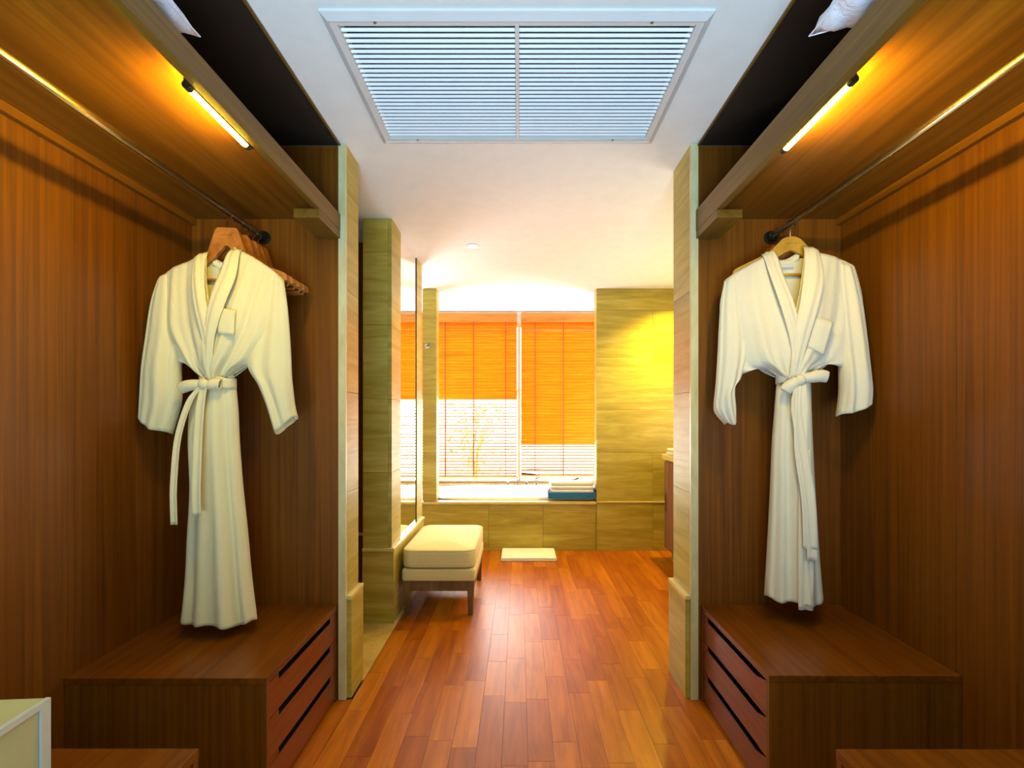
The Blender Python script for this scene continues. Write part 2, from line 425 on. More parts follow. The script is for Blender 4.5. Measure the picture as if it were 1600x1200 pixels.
# left pier, right pier
obj('wall_core', B((-.88, -.777, DW+.021, DW+TH, 0, CEIL), (.73, 1.85, DW+.021, DW+TH, 0, CEIL)), 'plaster', wf)
zz = [LZ+.006, .897, 1.29, 1.77, 2.2, CEIL]
for i, (a, b_) in enumerate(zip(zz, zz[1:])):
    obj('stone_slab', B((-.885, -.757, DW, DW+.02, a+.0008, b_-.0008), bev=.001), 'stone', wf)
    obj('stone_slab', B((-.7765, -.757, DW+.0205, DW+TH, a+.0008, b_-.0008), bev=.001), 'stone', wf)
    obj('stone_slab', B((.710, .7295, DW+.0205, DW+TH, a+.0008, b_-.0008), bev=.001), 'stone', wf)
    xs = [.710, 1.225, 1.85] if i in (0, 3) else [.710, 1.45, 1.85]
    for p, q in zip(xs, xs[1:]):
        obj('stone_slab', B((p+.0007, q-.0007, DW, DW+.02, a+.0008, b_-.0008), bev=.001), 'stone', wf)
for p, q in ((.710, 1.225), (1.225, 1.85)):
    obj('plinth_slab', B((p+.0007, q-.0007, DW-.008, DW+.02, 0, LZ-.012), bev=.001), 'stone', wf)
obj('ledge', B((.711, 1.85, DW-.012, DW+.02, LZ-.010, LZ+.005), bev=.002), 'ledge', wf)
# tub surround
ts = thing('tub_surround', 'low sandstone tub surround across the far end under the window', 'tub surround', (0, DW, 0))
for p, q in ((-1.6, -.885), (-.885, -.28), (-.28, .22), (.22, .709)):
    obj('front_slab', B((p+.0007, q-.0007, 0, .02, 0, LZ-.022), bev=.001), 'stone', ts)
obj('deck', B((-1.6, .709, -.012, .10, LZ-.021, LZ)), 'ledge', ts)
obj('back_shelf', B((-1.6, 1.5, .93, DN-DW-.001, LZ-.021, LZ)), 'plaster', ts)
obj('deck', B((-1.6, -.80, .1005, .9295, LZ-.021, LZ)), 'ledge', ts)
obj('deck', B((.95, 1.5, .145, .9295, LZ-.021, LZ)), 'ledge', ts)
tb = thing('bathtub', 'white drop-in bathtub with a rolled rim in the stone surround', 'bathtub', (.075, DW+.515, LZ))
bm = bmesh.new(); rings = []
prof = [(1.0, 0, .001), (1.0, 0, .018), (.985, 0, .026), (.93, 0, .028), (.90, 0, .022), (.87, 0, -.02), (.82, 0, -.2), (.76, 0, -.34), (.65, 0, -.40), (.2, 0, -.405)]
n = 56
for s_, _, z in prof:
    ring = []
    for k in range(n):
        a = 2*PI*k/n; c_, s2 = math.cos(a), math.sin(a); e = .35 if s_ > .95 else .5
        ax = .875-(1-s_)*.6; ay = .415-(1-s_)*.75
        ring.append(bm.verts.new((ax*math.copysign(abs(c_)**e, c_), ay*math.copysign(abs(s2)**e, s2), z)))
    rings.append(ring)
for a, b_ in zip(rings, rings[1:]):
    for k in range(n): bm.faces.new((a[k], a[(k+1) % n], b_[(k+1) % n], b_[k]))
bm.faces.new(rings[-1])
obj('tub_shell', bm, 'tub', tb, True)
bm = bmesh.new(); lathe(bm, [(.022, 0), (.024, .006), (.02, .009)], 16, (.6, 0, -.4045)); obj('drain', bm, 'chrome', tb, True)

# window wall
ww = setting('wall_window')
WX0, WX1, WZ0, WZ1 = -1.25, 1.25, .470, 2.30
obj('wall_surface', B((-2.0, WX0, DN, DN+.12, 0, CEIL), (WX1, 1.85, DN, DN+.12, 0, CEIL), (WX0, WX1, DN, DN+.12, 0, WZ0), (WX0, WX1, DN, DN+.12, WZ1, CEIL)), 'plaster', ww)
wn = setting('window_1', (0, DN+.05, 0))
obj('window_frame', B((WX0, WX0+.05, -.02, .03, WZ0, WZ1), (WX1-.05, WX1, -.02, .03, WZ0, WZ1), (WX0+.05, WX1-.05, -.02, .03, WZ0, WZ0+.025), (WX0+.05, WX1-.05, -.02, .03, WZ1-.05, WZ1)), 'marble', wn)
obj('window_mullion', B((-.015, .015, -.02, .03, WZ0+.025, WZ1-.05)), 'marble', wn)
for p, q in ((WX0+.05, -.015), (.015, WX1-.05)): obj('pane', B((p, q, .002, .008, WZ0+.025, WZ1-.05)), 'glass', wn)
obj('window_sill', B((WX0-.03, WX1+.03, -.07, -.021, WZ0-.022, WZ0)), 'marble', wn)

def blind(label, x0, x1, cords, open_z, zb, grp):
    d = DN-.12
    t = thing('slatted_window_blind', label, 'window blind', ((x0+x1)/2, d, 2.30), 0, grp)
    h = (x1-x0)/2
    obj('valance', B((-h, h, -.035, .03, -.02, .075), bev=.003), 'valance', t)
    z = -.03; first = {}; pitch = .0335
    while 2.30+z > zb+.02:
        fo = (2.30+z) < open_z
        kk = 'o' if fo else 'c'
        if kk not in first:
            bm = bmesh.new()
            hw = .0185
            ang = math.radians(71.5 if not fo else 18)
            pts = []
            for i in range(5):
                a = -1+i*.5; u_ = a*hw; v_ = .0018*(1-a*a)
                pts.append((u_*math.cos(ang)-v_*math.sin(ang), u_*math.sin(ang)+v_*math.cos(ang)))
            th = [(p[0]+.0011*math.sin(ang), p[1]-.0011*math.cos(ang)) for p in reversed(pts)]
            prism(bm, pts+th, -h, h, axis='x')
            o = first[kk] = obj('slat', bm, 'slat', t)
        else:
            o = first[kk].copy(); C.objects.link(o)
        o.location = (random.uniform(-.002, .002), random.uniform(-.001, .001), z)
        z -= pitch
    obj('bottom_bar', B((-h, h, -.012, .012, zb-2.30-.008, zb-2.30+.012), bev=.003), 'valance', t)
    for c_ in cords:
        xc = c_-(x0+x1)/2
        obj('ladder_tape', B((xc-.0045, xc+.0045, -.0235, -.0225, zb-2.30, -.02)), 'cord', t)
        obj('ladder_tape', B((xc-.0045, xc+.0045, .0225, .0235, zb-2.30, -.02)), 'cord', t)
    return t
GRP = 'slatted blinds at the bath window'
blind('amber slatted blind on the left half of the window, open in its lower part', -1.18, -.022, (-.82, -.506, -.15), 1.42, .562, GRP)
tr_ = blind('amber slatted blind on the right half of the window, closed almost to the bottom', .022, 1.18, (.178, .492, .84), .92, .575, GRP)
obj('pull_cord', T([(-.56, -.045, -1.66), (-.45, -.045, -1.655), (-.24, -.045, -1.66), (-.13, -.045, -1.66), (-.1, -.045, -1.70), (-.04, -.045, -1.715), (.2, -.045, -1.715)], .004, 6), 'cord', tr_)
obj('cord_tassel', T([(-.58, -.04, -1.700), (-.56, -.04, -1.702), (-.45, -.04, -1.712), (-.42, -.04, -1.713)], [.006, .010, .009, .004], 8), 'dark_metal', tr_)

# garden outside the window
gr = setting('ground_garden'); obj('lawn', B((-12, 12, DN+.13, 22, -.3, -.1)), 'grass', gr)
gw = thing('garden_wall', 'sunlit white garden wall seen through the open slats', 'garden wall', (0, 11, -.1))
obj('wall_body', B((-9, 9, 0, .15, 0, 1.9)), 'bright', gw); obj('coping', B((-9, 9, -.03, .18, 1.9, 1.96)), 'marble', gw)
sh = thing('garden_shrub', 'yellow-green shrub outside behind the left blind', 'shrub', (-.75, 8.6, -.1))
bm = bmesh.new(); random.seed(9)
for k in range(260):
    a = random.uniform(0, 2*PI); rr = random.uniform(.05, .6); zc = random.uniform(.3, 1.55)
    c = Vector((rr*math.cos(a), rr*math.sin(a)*.7, zc)); dx = Vector((random.uniform(-1, 1), random.uniform(-1, 1), random.uniform(-.6, 1))).normalized()
    dy = dx.orthogonal().normalized()
    L = random.uniform(.06, .11)
    vs = [bm.verts.new(c), bm.verts.new(c+dx*L*.5+dy*L*.28), bm.verts.new(c+dx*L), bm.verts.new(c+dx*L*.5-dy*L*.28)]
    bm.faces.new(vs)
o = obj('foliage', bm, 'foliage', sh); o['kind'] = 'stuff'
bm = bmesh.new()
for k in range(5): tube(bm, [(0, 0, 0), (random.uniform(-.2, .2), random.uniform(-.1, .1), .7), (random.uniform(-.4, .4), random.uniform(-.2, .2), 1.4)], [.02, .014, .006], 6)
obj('stems', bm, 'twig', sh)
random.seed(12)

# ------------------------------------------------------------------ downlights
def downlight(label, x, y):
    t = thing('ceiling_downlight', label, 'ceiling light', (x, y, CEIL), 0)
    bm = bmesh.new(); n = 24; pr = [(.046, 0), (.045, -.005), (.034, -.006), (.032, .0)]
    rg = [[bm.verts.new((r_*math.cos(2*PI*k/n), r_*math.sin(2*PI*k/n), z)) for k in range(n)] for r_, z in pr]
    for a, b_ in zip(rg, rg[1:]):
        for k in range(n): bm.faces.new((a[k], a[(k+1) % n], b_[(k+1) % n], b_[k]))
    obj('trim_ring', bm, 'ceil', t, True)
    bm = bmesh.new(); lathe(bm, [(.0315, -.0005), (.0315, -.003), (.01, -.0045)], 20); obj('bulb', bm, 'bulb', t, True)
downlight('small round recessed ceiling light glowing in the white ceiling', -.317, 3.346)
downlight('round recessed ceiling light hidden over the vanity, nearer the far wall', 1.40, 4.12)

# ------------------------------------------------------------------ closets: shelf, lamp, rail, drawers
def closet(sg, side, xw, fx, rodx, zb_, zt_, lampy):
    S = lambda a, b_: (min(sg*a, sg*b_), max(sg*a, sg*b_))
    xw -= .0005
    t = thing('closet_shelf', f'long brown overhead shelf in the {side} closet, above the clothes rail', 'shelf', (sg*xw, 1.0, 2.08), 0, 'overhead closet shelves')
    oX = sg*xw
    def part(nm, x0, x1, y0, y1, z0, z1, mat, bev=.001):
        a, b_ = S(x0, x1)
        return obj(nm, B((a-oX, b_-oX, y0-1.0, y1-1.0, z0-2.08, z1-2.08), bev=bev), mat, t)
    part('shelf_board', fx+.0262, xw, .02, D1-.001, 2.078, 2.100, 'board')
    part('fascia', fx, fx+.026, .02, D1-.001, zb_, zt_, 'fascia', .002)
    part('cleat', fx+.001, fx+.10, 1.875, D1-.001, 1.990, zb_-.0005, 'fascia', .002)
    part('wall_cleat', xw-.02, xw, .02, D1-.001, 2.050, 2.0775, 'board')
    # lamp
    ly0, ly1 = lampy
    l = thing('shelf_strip_light', f'glowing yellow tube light under the {side} closet shelf', 'light', (sg*(fx+.040), (ly0+ly1)/2, 2.0775), 0, 'tube lights under the closet shelves')
    h = (ly1-ly0)/2
    obj('housing', B((*sorted((-sg*.0135, -sg*.008)), -h-.008, h+.008, -.052, -.0005), bev=.001), 'dark_metal', l)
    drop = -.046
    obj('tube', T([(sg*.002, -h+.012, drop), (sg*.002, h-.012, drop)], .0095, 12), 'lamp', l)
    for e in (-1, 1):
        obj('end_cap', T([(sg*.002, e*(h-.012), drop), (sg*.002, e*(h+.006), drop)], .0105, 12), 'dark_metal', l)
        obj('bracket', B((-.009, .009, e*(h+.001)-.003, e*(h+.001)+.003, drop+.006, -.0175)), 'dark_metal', l)
    # rail
    r = thing('clothes_rail', f'polished metal clothes rail running along the {side} closet', 'clothes rail', (sg*rodx, 1.0, 1.997), 0, 'clothes rails in the closets')
    bm = bmesh.new()
    n = 16; R0 = []; R1 = []
    for k in range(n):
        a = 2*PI*k/n; R0.append(bm.verts.new((.0085*math.cos(a), -.97, .013*math.sin(a)))); R1.append(bm.verts.new((.0085*math.cos(a), D1-1-.004, .013*math.sin(a))))
    for k in range(n): bm.faces.new((R0[k], R0[(k+1) % n], R1[(k+1) % n], R1[k]))
    bm.faces.new(R0); bm.faces.new(R1[::-1])
    obj('rail_bar', bm, 'rod', r, True)
    obj('rail_socket', T([(0, D1-1.001, 0), (0, D1-1.006, 0), (0, D1-1.0065, 0), (0, D1-1.03, 0)], [.028, .028, .019, .018], 18), 'dark_metal', r)
    return t
closet(-1, 'left', 1.417, .770, 1.103, 2.026, 2.095, (1.19, 1.455))
closet(1, 'right', 1.392, .762, 1.087, 2.022, 2.112, (1.17, 1.475))

def cabinet(label, sg, xf, xw, y0, y1, ztop=.408):
    t = thing('drawer_cabinet', label, 'drawer cabinet', (sg*xf, y1, 0), 0, 'low wooden cabinets in the closets')
    X = lambda a, b_: (min(sg*a, sg*b_)-sg*xf, max(sg*a, sg*b_)-sg*xf)
    xw -= .001; L = y1-y0
    def P(nm, x0, x1, ya, yb, z0, z1, mat, bev=.0012):
        return obj(nm, B((*X(x0, x1), ya-y1, yb-y1, z0, z1), bev=bev), mat, t)
    P('top', xf, xw, y0, y1, ztop-.022, ztop, 'veneer_h', .002)
    P('side_panel', xf+.001, xw, y0+.001, y0+.020, 0, ztop-.0225, 'veneer')
    P('side_panel', xf+.001, xw, y1-.020, y1-.001, 0, ztop-.0225, 'veneer')
    P('back_panel', xw-.01, xw, y0+.021, y1-.021, 0, ztop-.023, 'veneer')
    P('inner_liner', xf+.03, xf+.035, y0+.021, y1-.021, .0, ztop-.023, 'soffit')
    zs = [(.265, .381), (.137, .262), (.012, .134)]
    gs, ge = y0+.085, y1-.075     # slot span
    for z0, z1 in zs:
        a, b_ = y0+.0215, y1-.0215
        sl = .019; r_ = .004
        outl = [(a, z0), (b_, z0), (b_, z1), (ge, z1), (ge, z1-sl), (gs, z1-sl), (gs, z1), (a, z1)]
        bm = bmesh.new(); xa, xb = X(xf+.004, xf+.022)
        prism(bm, [(p-y1, q) for p, q in outl], xa, xb, axis='x')
        dr = obj('drawer', bm, 'drawer', t)
        obj('pull_edge', B((*X(xf+.003, xf+.0225), gs-y1, ge-y1, z1-sl-.0005, z1-sl+.0012)), 'dark_metal', dr)
        obj('drawer_box', B((*X(xf+.0225, xf+.029), a+.01-y1, b_-.01-y1, z0+.01, z1-.035)), 'drawer', dr)
    return t
cabinet('brown three-drawer low cabinet under the left robe', -1, .785, 1.417, 1.513, D1-.001)
cabinet('brown three-drawer low cabinet under the right robe', 1, .785, 1.392, 1.528, D1-.001)
cabinet('brown low cabinet at the bottom left, under the pale framed box', -1, .785, 1.417, .55, 1.193)
cabinet('brown low cabinet at the bottom right corner of the view', 1, .775, 1.392, .55, 1.191)

# pale box on the near left cabinet
bx = thing('storage_box', 'pale cream enamelled box with a raised white frame, bottom left corner', 'box', (-1.005, 1.04, .4085), math.radians(4))
H = .212
obj('box_body', B((-.36, -.006, -.40, 0, 0, H), bev=.002), 'box', bx)
def fr_(y0, y1, z0, z1): return (-.006, .004, y0, y1, z0, z1)
obj('door_frame', B(fr_(-.40, 0, H-.012, H+.001), fr_(-.40, 0, 0, .018), fr_(-.022, 0, .018, H-.012), fr_(-.40, -.378, .018, H-.012)), 'box_frame', bx)
obj('door_panel', B((-.006, -.001, -.377, -.023, .019, H-.013)), 'box', bx)
obj('door_knob', T([(-.001, -.34, .1), (.016, -.34, .1)], [.006, .012], 12), 'chrome', bx)

# ------------------------------------------------------------------ pillows on the shelves
def pillow(label, loc, rot, a, b_, h, seed):
    rnd = random.Random(seed)
    t = thing('pillow', label, 'pillow', loc, 0, 'pillows on the closet shelves'); t.rotation_euler = rot
    bm = bmesh.new(); N = 30; g_ = {}
    ph = [rnd.uniform(0, 6) for _ in range(6)]
    for s_ in (1, -1):
        for i in range(N+1):
            for j in range(N+1):
                u_, v_ = -1+2*i/N, -1+2*j/N
                if s_ < 0 and (i in (0, N) or j in (0, N)): g_[s_, i, j] = g_[1, i, j]; continue
                px_ = a*u_*(1-.10*(1-v_*v_)); py_ = b_*v_*(1-.10*(1-u_*u_))
                z = h*((1-u_**4)*(1-v_**4))**.55*s_
                if s_ < 0: z *= .55
                if i not in (0, N) and j not in (0, N):
                    z += .006*math.sin(7*u_+3*v_+ph[0])+.005*math.sin(11*v_-5*u_+ph[1])+.004*math.sin(19*u_*v_+ph[2])*(abs(u_)+abs(v_))
                g_[s_, i, j] = bm.verts.new((px_, py_, z))
        for i in range(N):
            for j in range(N):
                try: bm.faces.new((g_[s_, i, j], g_[s_, i+1, j], g_[s_, i+1, j+1], g_[s_, i, j+1]))
                except ValueError: pass
    o = obj('pillow_case', bm, 'linen', t, True)
    edge = [(a*u_, 0) for u_ in (0,)]
    pts = []
    for k in range(41):
        q = k/40*4; s_ = int(q) % 4; f_ = q-int(q)
        u_, v_ = [(-1+2*f_, -1), (1, -1+2*f_), (1-2*f_, 1), (-1, 1-2*f_)][s_]
        pts.append((a*u_*(1-.10*(1-v_*v_)), b_*v_*(1-.10*(1-u_*u_)), 0))
    obj('seam', T(pts, .002, 5), 'linen', t)
    return t
pillow('white pillow on the left closet shelf, its corner hanging over the edge', (-.965, .93, 2.175), (math.radians(2), math.radians(5), math.radians(6)), .20, .26, .07, 1)
pillow('white pillow on the right closet shelf, its corner hanging over the edge', (.915, .94, 2.185), (math.radians(3), math.radians(-4), math.radians(-6)), .21, .27, .075, 2)

# ------------------------------------------------------------------ hangers
H_A = ([(0, 0), (.033, 0), (.040, -.006), (.074, -.108), (.12, -.132), (.205, -.160), (.2151, -.172)], [(0, -.068), (.008, -.071), (.048, -.120), (.08, -.143), (.14, -.168), (.205, -.192), (.2151, -.188)])
H_B = ([(0, 0), (.018, -.002), (.036, -.012), (.066, -.046), (.12, -.078), (.205, -.116), (.2151, -.128)], [(0, -.056), (.01, -.058), (.045, -.078), (.08, -.095), (.14, -.122), (.205, -.148), (.2151, -.144)])
def make_hanger(label, loc, rz, mat='hanger', peak=.0, group=None, bar=True, prof_=H_A, zc0=-.058, bz=-.195):
    t = thing('wooden_hanger', label, 'hanger', loc, rz, 'wooden hangers on the rails')   # origin = centre of the rail
    zc = zc0
    bm = bmesh.new(); up = []; lo = []
    def ev(tab, x):
        for (x0, z0), (x1, z1) in zip(tab, tab[1:]):
            if x <= x1: return z0+(z1-z0)*(x-x0)/(x1-x0)
        return tab[-1][1]
    for i in range(-26, 27):
        x = .215*i/26
        up.append((x, zc+ev(prof_[0], abs(x)))); lo.append((x, zc+ev(prof_[1], abs(x))))
    # quads strip
    F = []; 
    for y in (-.0075, .0075):
        F.append([[bm.verts.new((p[0], y+.012*(abs(p[0])/.215)**2, p[1])) for p in row] for row in (up, lo)])
    m_ = len(up)
    for s_ in (0, 1):
        for i in range(m_-1): bm.faces.new((F[s_][0][i], F[s_][0][i+1], F[s_][1][i+1], F[s_][1][i]))
    for row in (0, 1):
        for i in range(m_-1): bm.faces.new((F[0][row][i], F[0][row][i+1], F[1][row][i+1], F[1][row][i]))
    for e in (0, m_-1): bm.faces.new((F[0][0][e], F[0][1][e], F[1][1][e], F[1][0][e]))
    obj('hanger_body', bm, mat, t)
    if bar:
        obj('trouser_bar', T([(-.200, .010, zc+bz+.022), (-.192, .010, zc+bz), (.192, .010, zc+bz), (.200, .010, zc+bz+.022)], .0055, 8), mat, t)
    pts = [(0, 0, zc-.005), (0, 0, zc+.022), (-.006, 0, zc+.034)]
    for k in range(10):
        a = math.radians(-62+k*27); pts.append((.0195*math.cos(a), 0, -.004+.0195*math.sin(a)))
    pts[2] = (.004, 0, zc+.036)
    obj('hook', T(pts, .0018, 6), 'chrome', t)
    bm = bmesh.new()
    for i in range(7):
        xx = -.020+i*.0058
        box(bm, xx, xx+.0035, -.0083, -.0074, zc-.030+(i % 3)*.0015, zc-.0285+(i % 3)*.0015)
    obj('engraving', bm, 'ink', t)
    return t
LROD, RROD, ROZ = -1.103, 1.087, 1.993
LY, RY = 1.840, 1.950
LRZ, RRZ = math.radians(5), math.radians(-9)
make_hanger('brown wooden hanger holding the left robe', (LROD, LY, ROZ), LRZ)
make_hanger('golden wooden hanger holding the right robe', (RROD, RY, ROZ), RRZ, 'hanger_gold', prof_=H_B, zc0=-.050, bz=-.150)
hp = make_hanger('brown wooden hanger directly behind the left robe', (LROD, 1.915, ROZ), math.radians(-3))
def group_hangers(src, items):
    for label, x, y, rz in items:
        c = copy_tree(src); c.location = (x, y, ROZ); c.rotation_euler = (0, 0, math.radians(rz)); c['label'] = label
group_hangers(hp, [
    ('empty wooden hanger behind the left robe, third along the rail', LROD, 1.975, -5),
    ('empty wooden hanger behind the left robe, second from the rail end', LROD, 2.015, -3),
    ('empty wooden hanger on the left rail, closest to the end socket', LROD, 2.052, -4),
    ('empty wooden hanger close behind the right robe', RROD, 2.030, 2),
    ('empty wooden hanger on the right rail, closest to the end socket', RROD, 2.070, -1)])

# ------------------------------------------------------------------ robes
def cr(p, t):
    """Catmull-Rom through list of tuples, t in 0..1"""
    n_ = len(p)-1; f_ = t*n_; i = min(int(f_), n_-1); f_ -= i
    P0 = p[max(i-1, 0)]; P1 = p[i]; P2 = p[i+1]; P3 = p[min(i+2, n_)]
    return tuple(.5*(2*b_+(c-a)*f_+(2*a-5*b_+4*c-d)*f_*f_+(3*b_-a-3*c+d)*f_**3) for a, b_, c, d in zip(P0, P1, P2, P3))
def grid(bm, fn, nu, nv, wrap=False):
    G = [[bm.verts.new(fn(i/nu, j/nv)) for i in range(nu if wrap else nu+1)] for j in range(nv+1)]
    for j in range(nv):
        for i in range(nu):
            i2 = (i+1) % nu if wrap else i+1
            bm.faces.new((G[j][i], G[j][i2], G[j+1][i2], G[j+1][i]))
    return G
def make_robe(label, mat, d, ox, data, rz=0):
    """picture-measured pattern pieces, turned into metres in the plane of the hanger"""
    t = thing('bathrobe', label, 'bathrobe', (ox, d, EYE), rz, 'bathrobes in the closets')
    cxm = wx(data['mid'], d)-ox
    def L(p): return ((wx(p[0], d)-ox-cxm)*data['xs']+cxm, wz(p[1], d)-EYE)
    def sol(o, th=.004):
        md = o.modifiers.new('thick', 'SOLIDIFY'); md.thickness = th; md.offset = 0; return o
    bm = bmesh.new()
    # --- body panels
    def panel(rows, dep, ph, side, back=False):
        R = [[L(p) for p in r_] for r_ in rows]
        nfold = data['folds']
        def fn(u, v):
            row = [cr(r_, u) for r_ in R]; x, z = cr(row, v)
            cu = 1-u if side < 0 else u          # 0 at the opening, 1 at the outer edge
            base = dep(cu, v)
            fold = .0085*math.sin(PI*min(1, cu*3))*0
            k_ = math.sin(nfold*u*PI+ph+1.2*math.sin(3*v))
            fold = -(.016*k_+.005*math.sin(2.7*nfold*u*PI+1+4*v))*(.20+.80*v)*math.sin(PI*min(max(u, .02), .98))**.5*(1 if v < .93 else .6)
            return (x, base+(0 if back else fold), z)
        grid(bm, fn, 44, 34)
    fd = lambda cu, v: -(.012+.058*math.sin(PI*min(v*.85+.02, 1)))*(1-cu**2.2)-.012*(1-v) - .012*v
    bd = lambda cu, v: (.016+.020*math.sin(PI*v))*(1-abs(2*cu-1)**2.5)+.002
    panel(data['front_a'], fd, .4, -1)
    panel(data['front_b'], lambda c, v: fd(c, v)-.006*v, 2.1, 1)
    panel(data['back'], lambda c, v: bd(c, v), 0, 1, True)
    # --- skirt: a closed gathered tube
    K = [(*L((a, y)), *L((b_, y2))) for a, y, b_, y2 in data['skirt']]
    def sk(u, v):
        x0, z0, x1, z1 = cr(K, v); th = 2*PI*u
        hw = (x1-x0)/2; cx = (x0+x1)/2; hd = .030+.042*v
        kf = data['sfold']
        rip = .21*math.sin(kf*th+data['sph'])+.14*math.sin((kf+4)*th+1.3+2*v)+.06*math.sin((2*kf+1)*th+.7)
        amp = .45+.85*v
        r_ = 1+rip*amp*.9*abs(math.sin(th))**.6
        c_ = math.cos(th)
        xx = cx+hw*math.copysign(abs(c_)**.8, c_)
        f_ = (xx-x0)/(x1-x0+1e-6)
        zz = z0*(1-f_)+z1*f_+(.006*math.sin(5*th) if v > .97 else 0)
        return (xx, -.010+.0-hd*math.sin(th)*r_, zz)
    grid(bm, sk, 120, 60, True)
    sol(obj('robe_body', bm, mat, t, True), .003)
    # --- sleeves
    for nm, rows in (('sleeve', data['sleeve_a']), ('sleeve', data['sleeve_b'])):
        bm = bmesh.new(); R = [(*L(a), *L(b_)) for a, b_ in rows]
        sgn = 1 if rows[0][0][0] > data['mid'] else -1
        def sf(u, v):
            x0, z0, x1, z1 = cr(R, v); th = 2*PI*u
            c_ = math.cos(th); f_ = (1+math.copysign(abs(c_)**.85, c_))/2
            hd = .016+.030*min(1, v*1.6)
            rip = 1+.15*math.sin(5*th+2*v+sgn)+.10*math.sin(9*th+1.7)
            return (x0+(x1-x0)*f_, -.012*math.sin(PI*v)-hd*math.sin(th)*rip-.008, z0+(z1-z0)*f_+.004*math.sin(3*th)*v)
        grid(bm, sf, 56, 34, True)
        so = sol(obj(nm, bm, mat, t, True), .004)
        # turned cuff hem
        pts = [Vector(sf(k/56, .965)) for k in range(57)]
        cen = sum(pts, Vector())/57
        obj('cuff_seam', T([cen+(p-cen)*1.03 for p in pts], .0013, 5), mat, so)
    # --- collar bands
    bm = bmesh.new()
    for si, (inn, out) in enumerate(data['collar']):
        I = [L(p) for p in inn]; O = [L(p) for p in out]
        off = -.007*si
        def cf(u, v):
            a = cr(I, v); b_ = cr(O, v)
            dep = -(.022+.062*math.sin(PI*min(v*.85+.04, 1)))-.012*v+off
            if v < .08: dep += (1-v/.08)*.012
            puff = -.008*math.sin(PI*u)-.003*math.sin(4*PI*u+3*v)
            return (a[0]*(1-u)+b_[0]*u, dep+puff, a[1]*(1-u)+b_[1]*u)
        grid(bm, cf, 8, 30)
    # back-neck roll joining both bands
    a = L(data['collar'][0][0][0]); b_ = L(data['collar'][1][0][0])
    def nf(u, v):
        x = a[0]+(b_[0]-a[0])*u; y = .022*math.sin(PI*u)+.011; z = a[1]+(b_[1]-a[1])*u-.022*math.sin(PI*u)-.006-.030*v
        return (x, y-.004*math.sin(PI*v), z)
    grid(bm, nf, 14, 6)
    sol(obj('collar', bm, mat, t, True), .005)
    # --- belt band, bow, tails
    bl = data['belt']; bm = bmesh.new()
    (x0, z0), (x1, z1) = L(bl[0]), L(bl[1]); cx, hw = (x0+x1)/2, (x1-x0)/2+.003
    def bf(u, v):
        th = 2*PI*u
        return (cx+hw*math.cos(th), -.012-.050*math.sin(th)*(1 if math.sin(th) > 0 else .8), (z0*(1-(1+math.cos(th))/2)+z1*(1+math.cos(th))/2)+(v-.5)*.040+.002*math.sin(7*th))
    grid(bm, bf, 40, 4, True)
    be = sol(obj('belt', bm, mat, t, True), .004)
    for loop in data['bow']:
        pts = [L(p) for p in loop]          # centre line root -> tip, with half-widths
        ws = data['bow_w']
        bm = bmesh.new()
        def lf(u, v):
            x, z = cr(pts, v); x2, z2 = cr(pts, min(v+.02, 1)); x1_, z1_ = cr(pts, max(v-.02, 0))
            dx, dz = x2-x1_, z2-z1_; l_ = math.hypot(dx, dz)+1e-6; nx_, nz_ = -dz/l_, dx/l_
            w_ = ws*(.45+.75*math.sin(PI*min(1, v*.62+.08)))
            th = 2*PI*u; c_ = math.cos(th); s_ = math.sin(th)
            return (x+nx_*w_*c_, -.072-(.010+.010*math.sin(PI*min(v, .95)))*s_*1.0, z+nz_*w_*c_)
        grid(bm, lf, 20, 16, True); sol(obj('bow_loop', bm, mat, be, True), .003)
    kx, kz = L(data['knot']); bm = bmesh.new()
    bmesh.ops.create_uvsphere(bm, u_segments=16, v_segments=10, radius=1)
    for v_ in bm.verts:
        v_.co = Vector((v_.co.x*.019+kx, v_.co.y*.017-.080, v_.co.z*.020+kz+.002*math.sin(9*v_.co.x)))
    obj('knot', bm, mat, be, True)
    for tail, wt, m2 in data['tails']:
        pts = [L(p) for p in tail]; bm = bmesh.new()
        def tf(u, v):
            x, z = cr(pts, v)
            return (x+(u-.5)*wt*(.75+.25*min(1, v*4)), -.076-.040*min(1, v*1.2)-.004*math.sin(6*v+2)-.003*math.cos(2*PI*u), z)
        grid(bm, tf, 6, 30); o = sol(obj('belt_tail', bm, m2, be, True), .004)
    # --- pocket, neck label
    if data.get('pocket'):
        P = [L(p) for p in data['pocket']]; bm = bmesh.new()
        def pf(u, v):
            a = [P[0][k]*(1-u)+P[1][k]*u for k in (0, 1)]; b2 = [P[3][k]*(1-u)+P[2][k]*u for k in (0, 1)]
            return (a[0]*(1-v)+b2[0]*v, data['pocket_y']-.004*math.sin(PI*u), a[1]*(1-v)+b2[1]*v)
        grid(bm, pf, 8, 8); sol(obj('pocket', bm, mat, t, True), .004)
    for (x_, y_, x2, y2) in data['labels']:
        (a0, c0), (a1, c1) = L((x_, y_)), L((x2, y2))
        obj('neck_label', B((a0, a1, .004, .006, c1, c0)), 'label', t)
    if data.get('inner'):
        I = data['inner']; bm = bmesh.new()
        R2 = [(*L((a, y)), *L((b_, y))) for a, b_, y in I]
        grid(bm, lambda u, v: (lambda q: (q[0]+(q[2]-q[0])*u, -.104-.004*math.sin(3*PI*u)+.012*(1-v), q[1]))(cr(R2, v)), 6, 16)
        sol(obj('under_flap', bm, 'robe_w', t, True), .003)
    return t

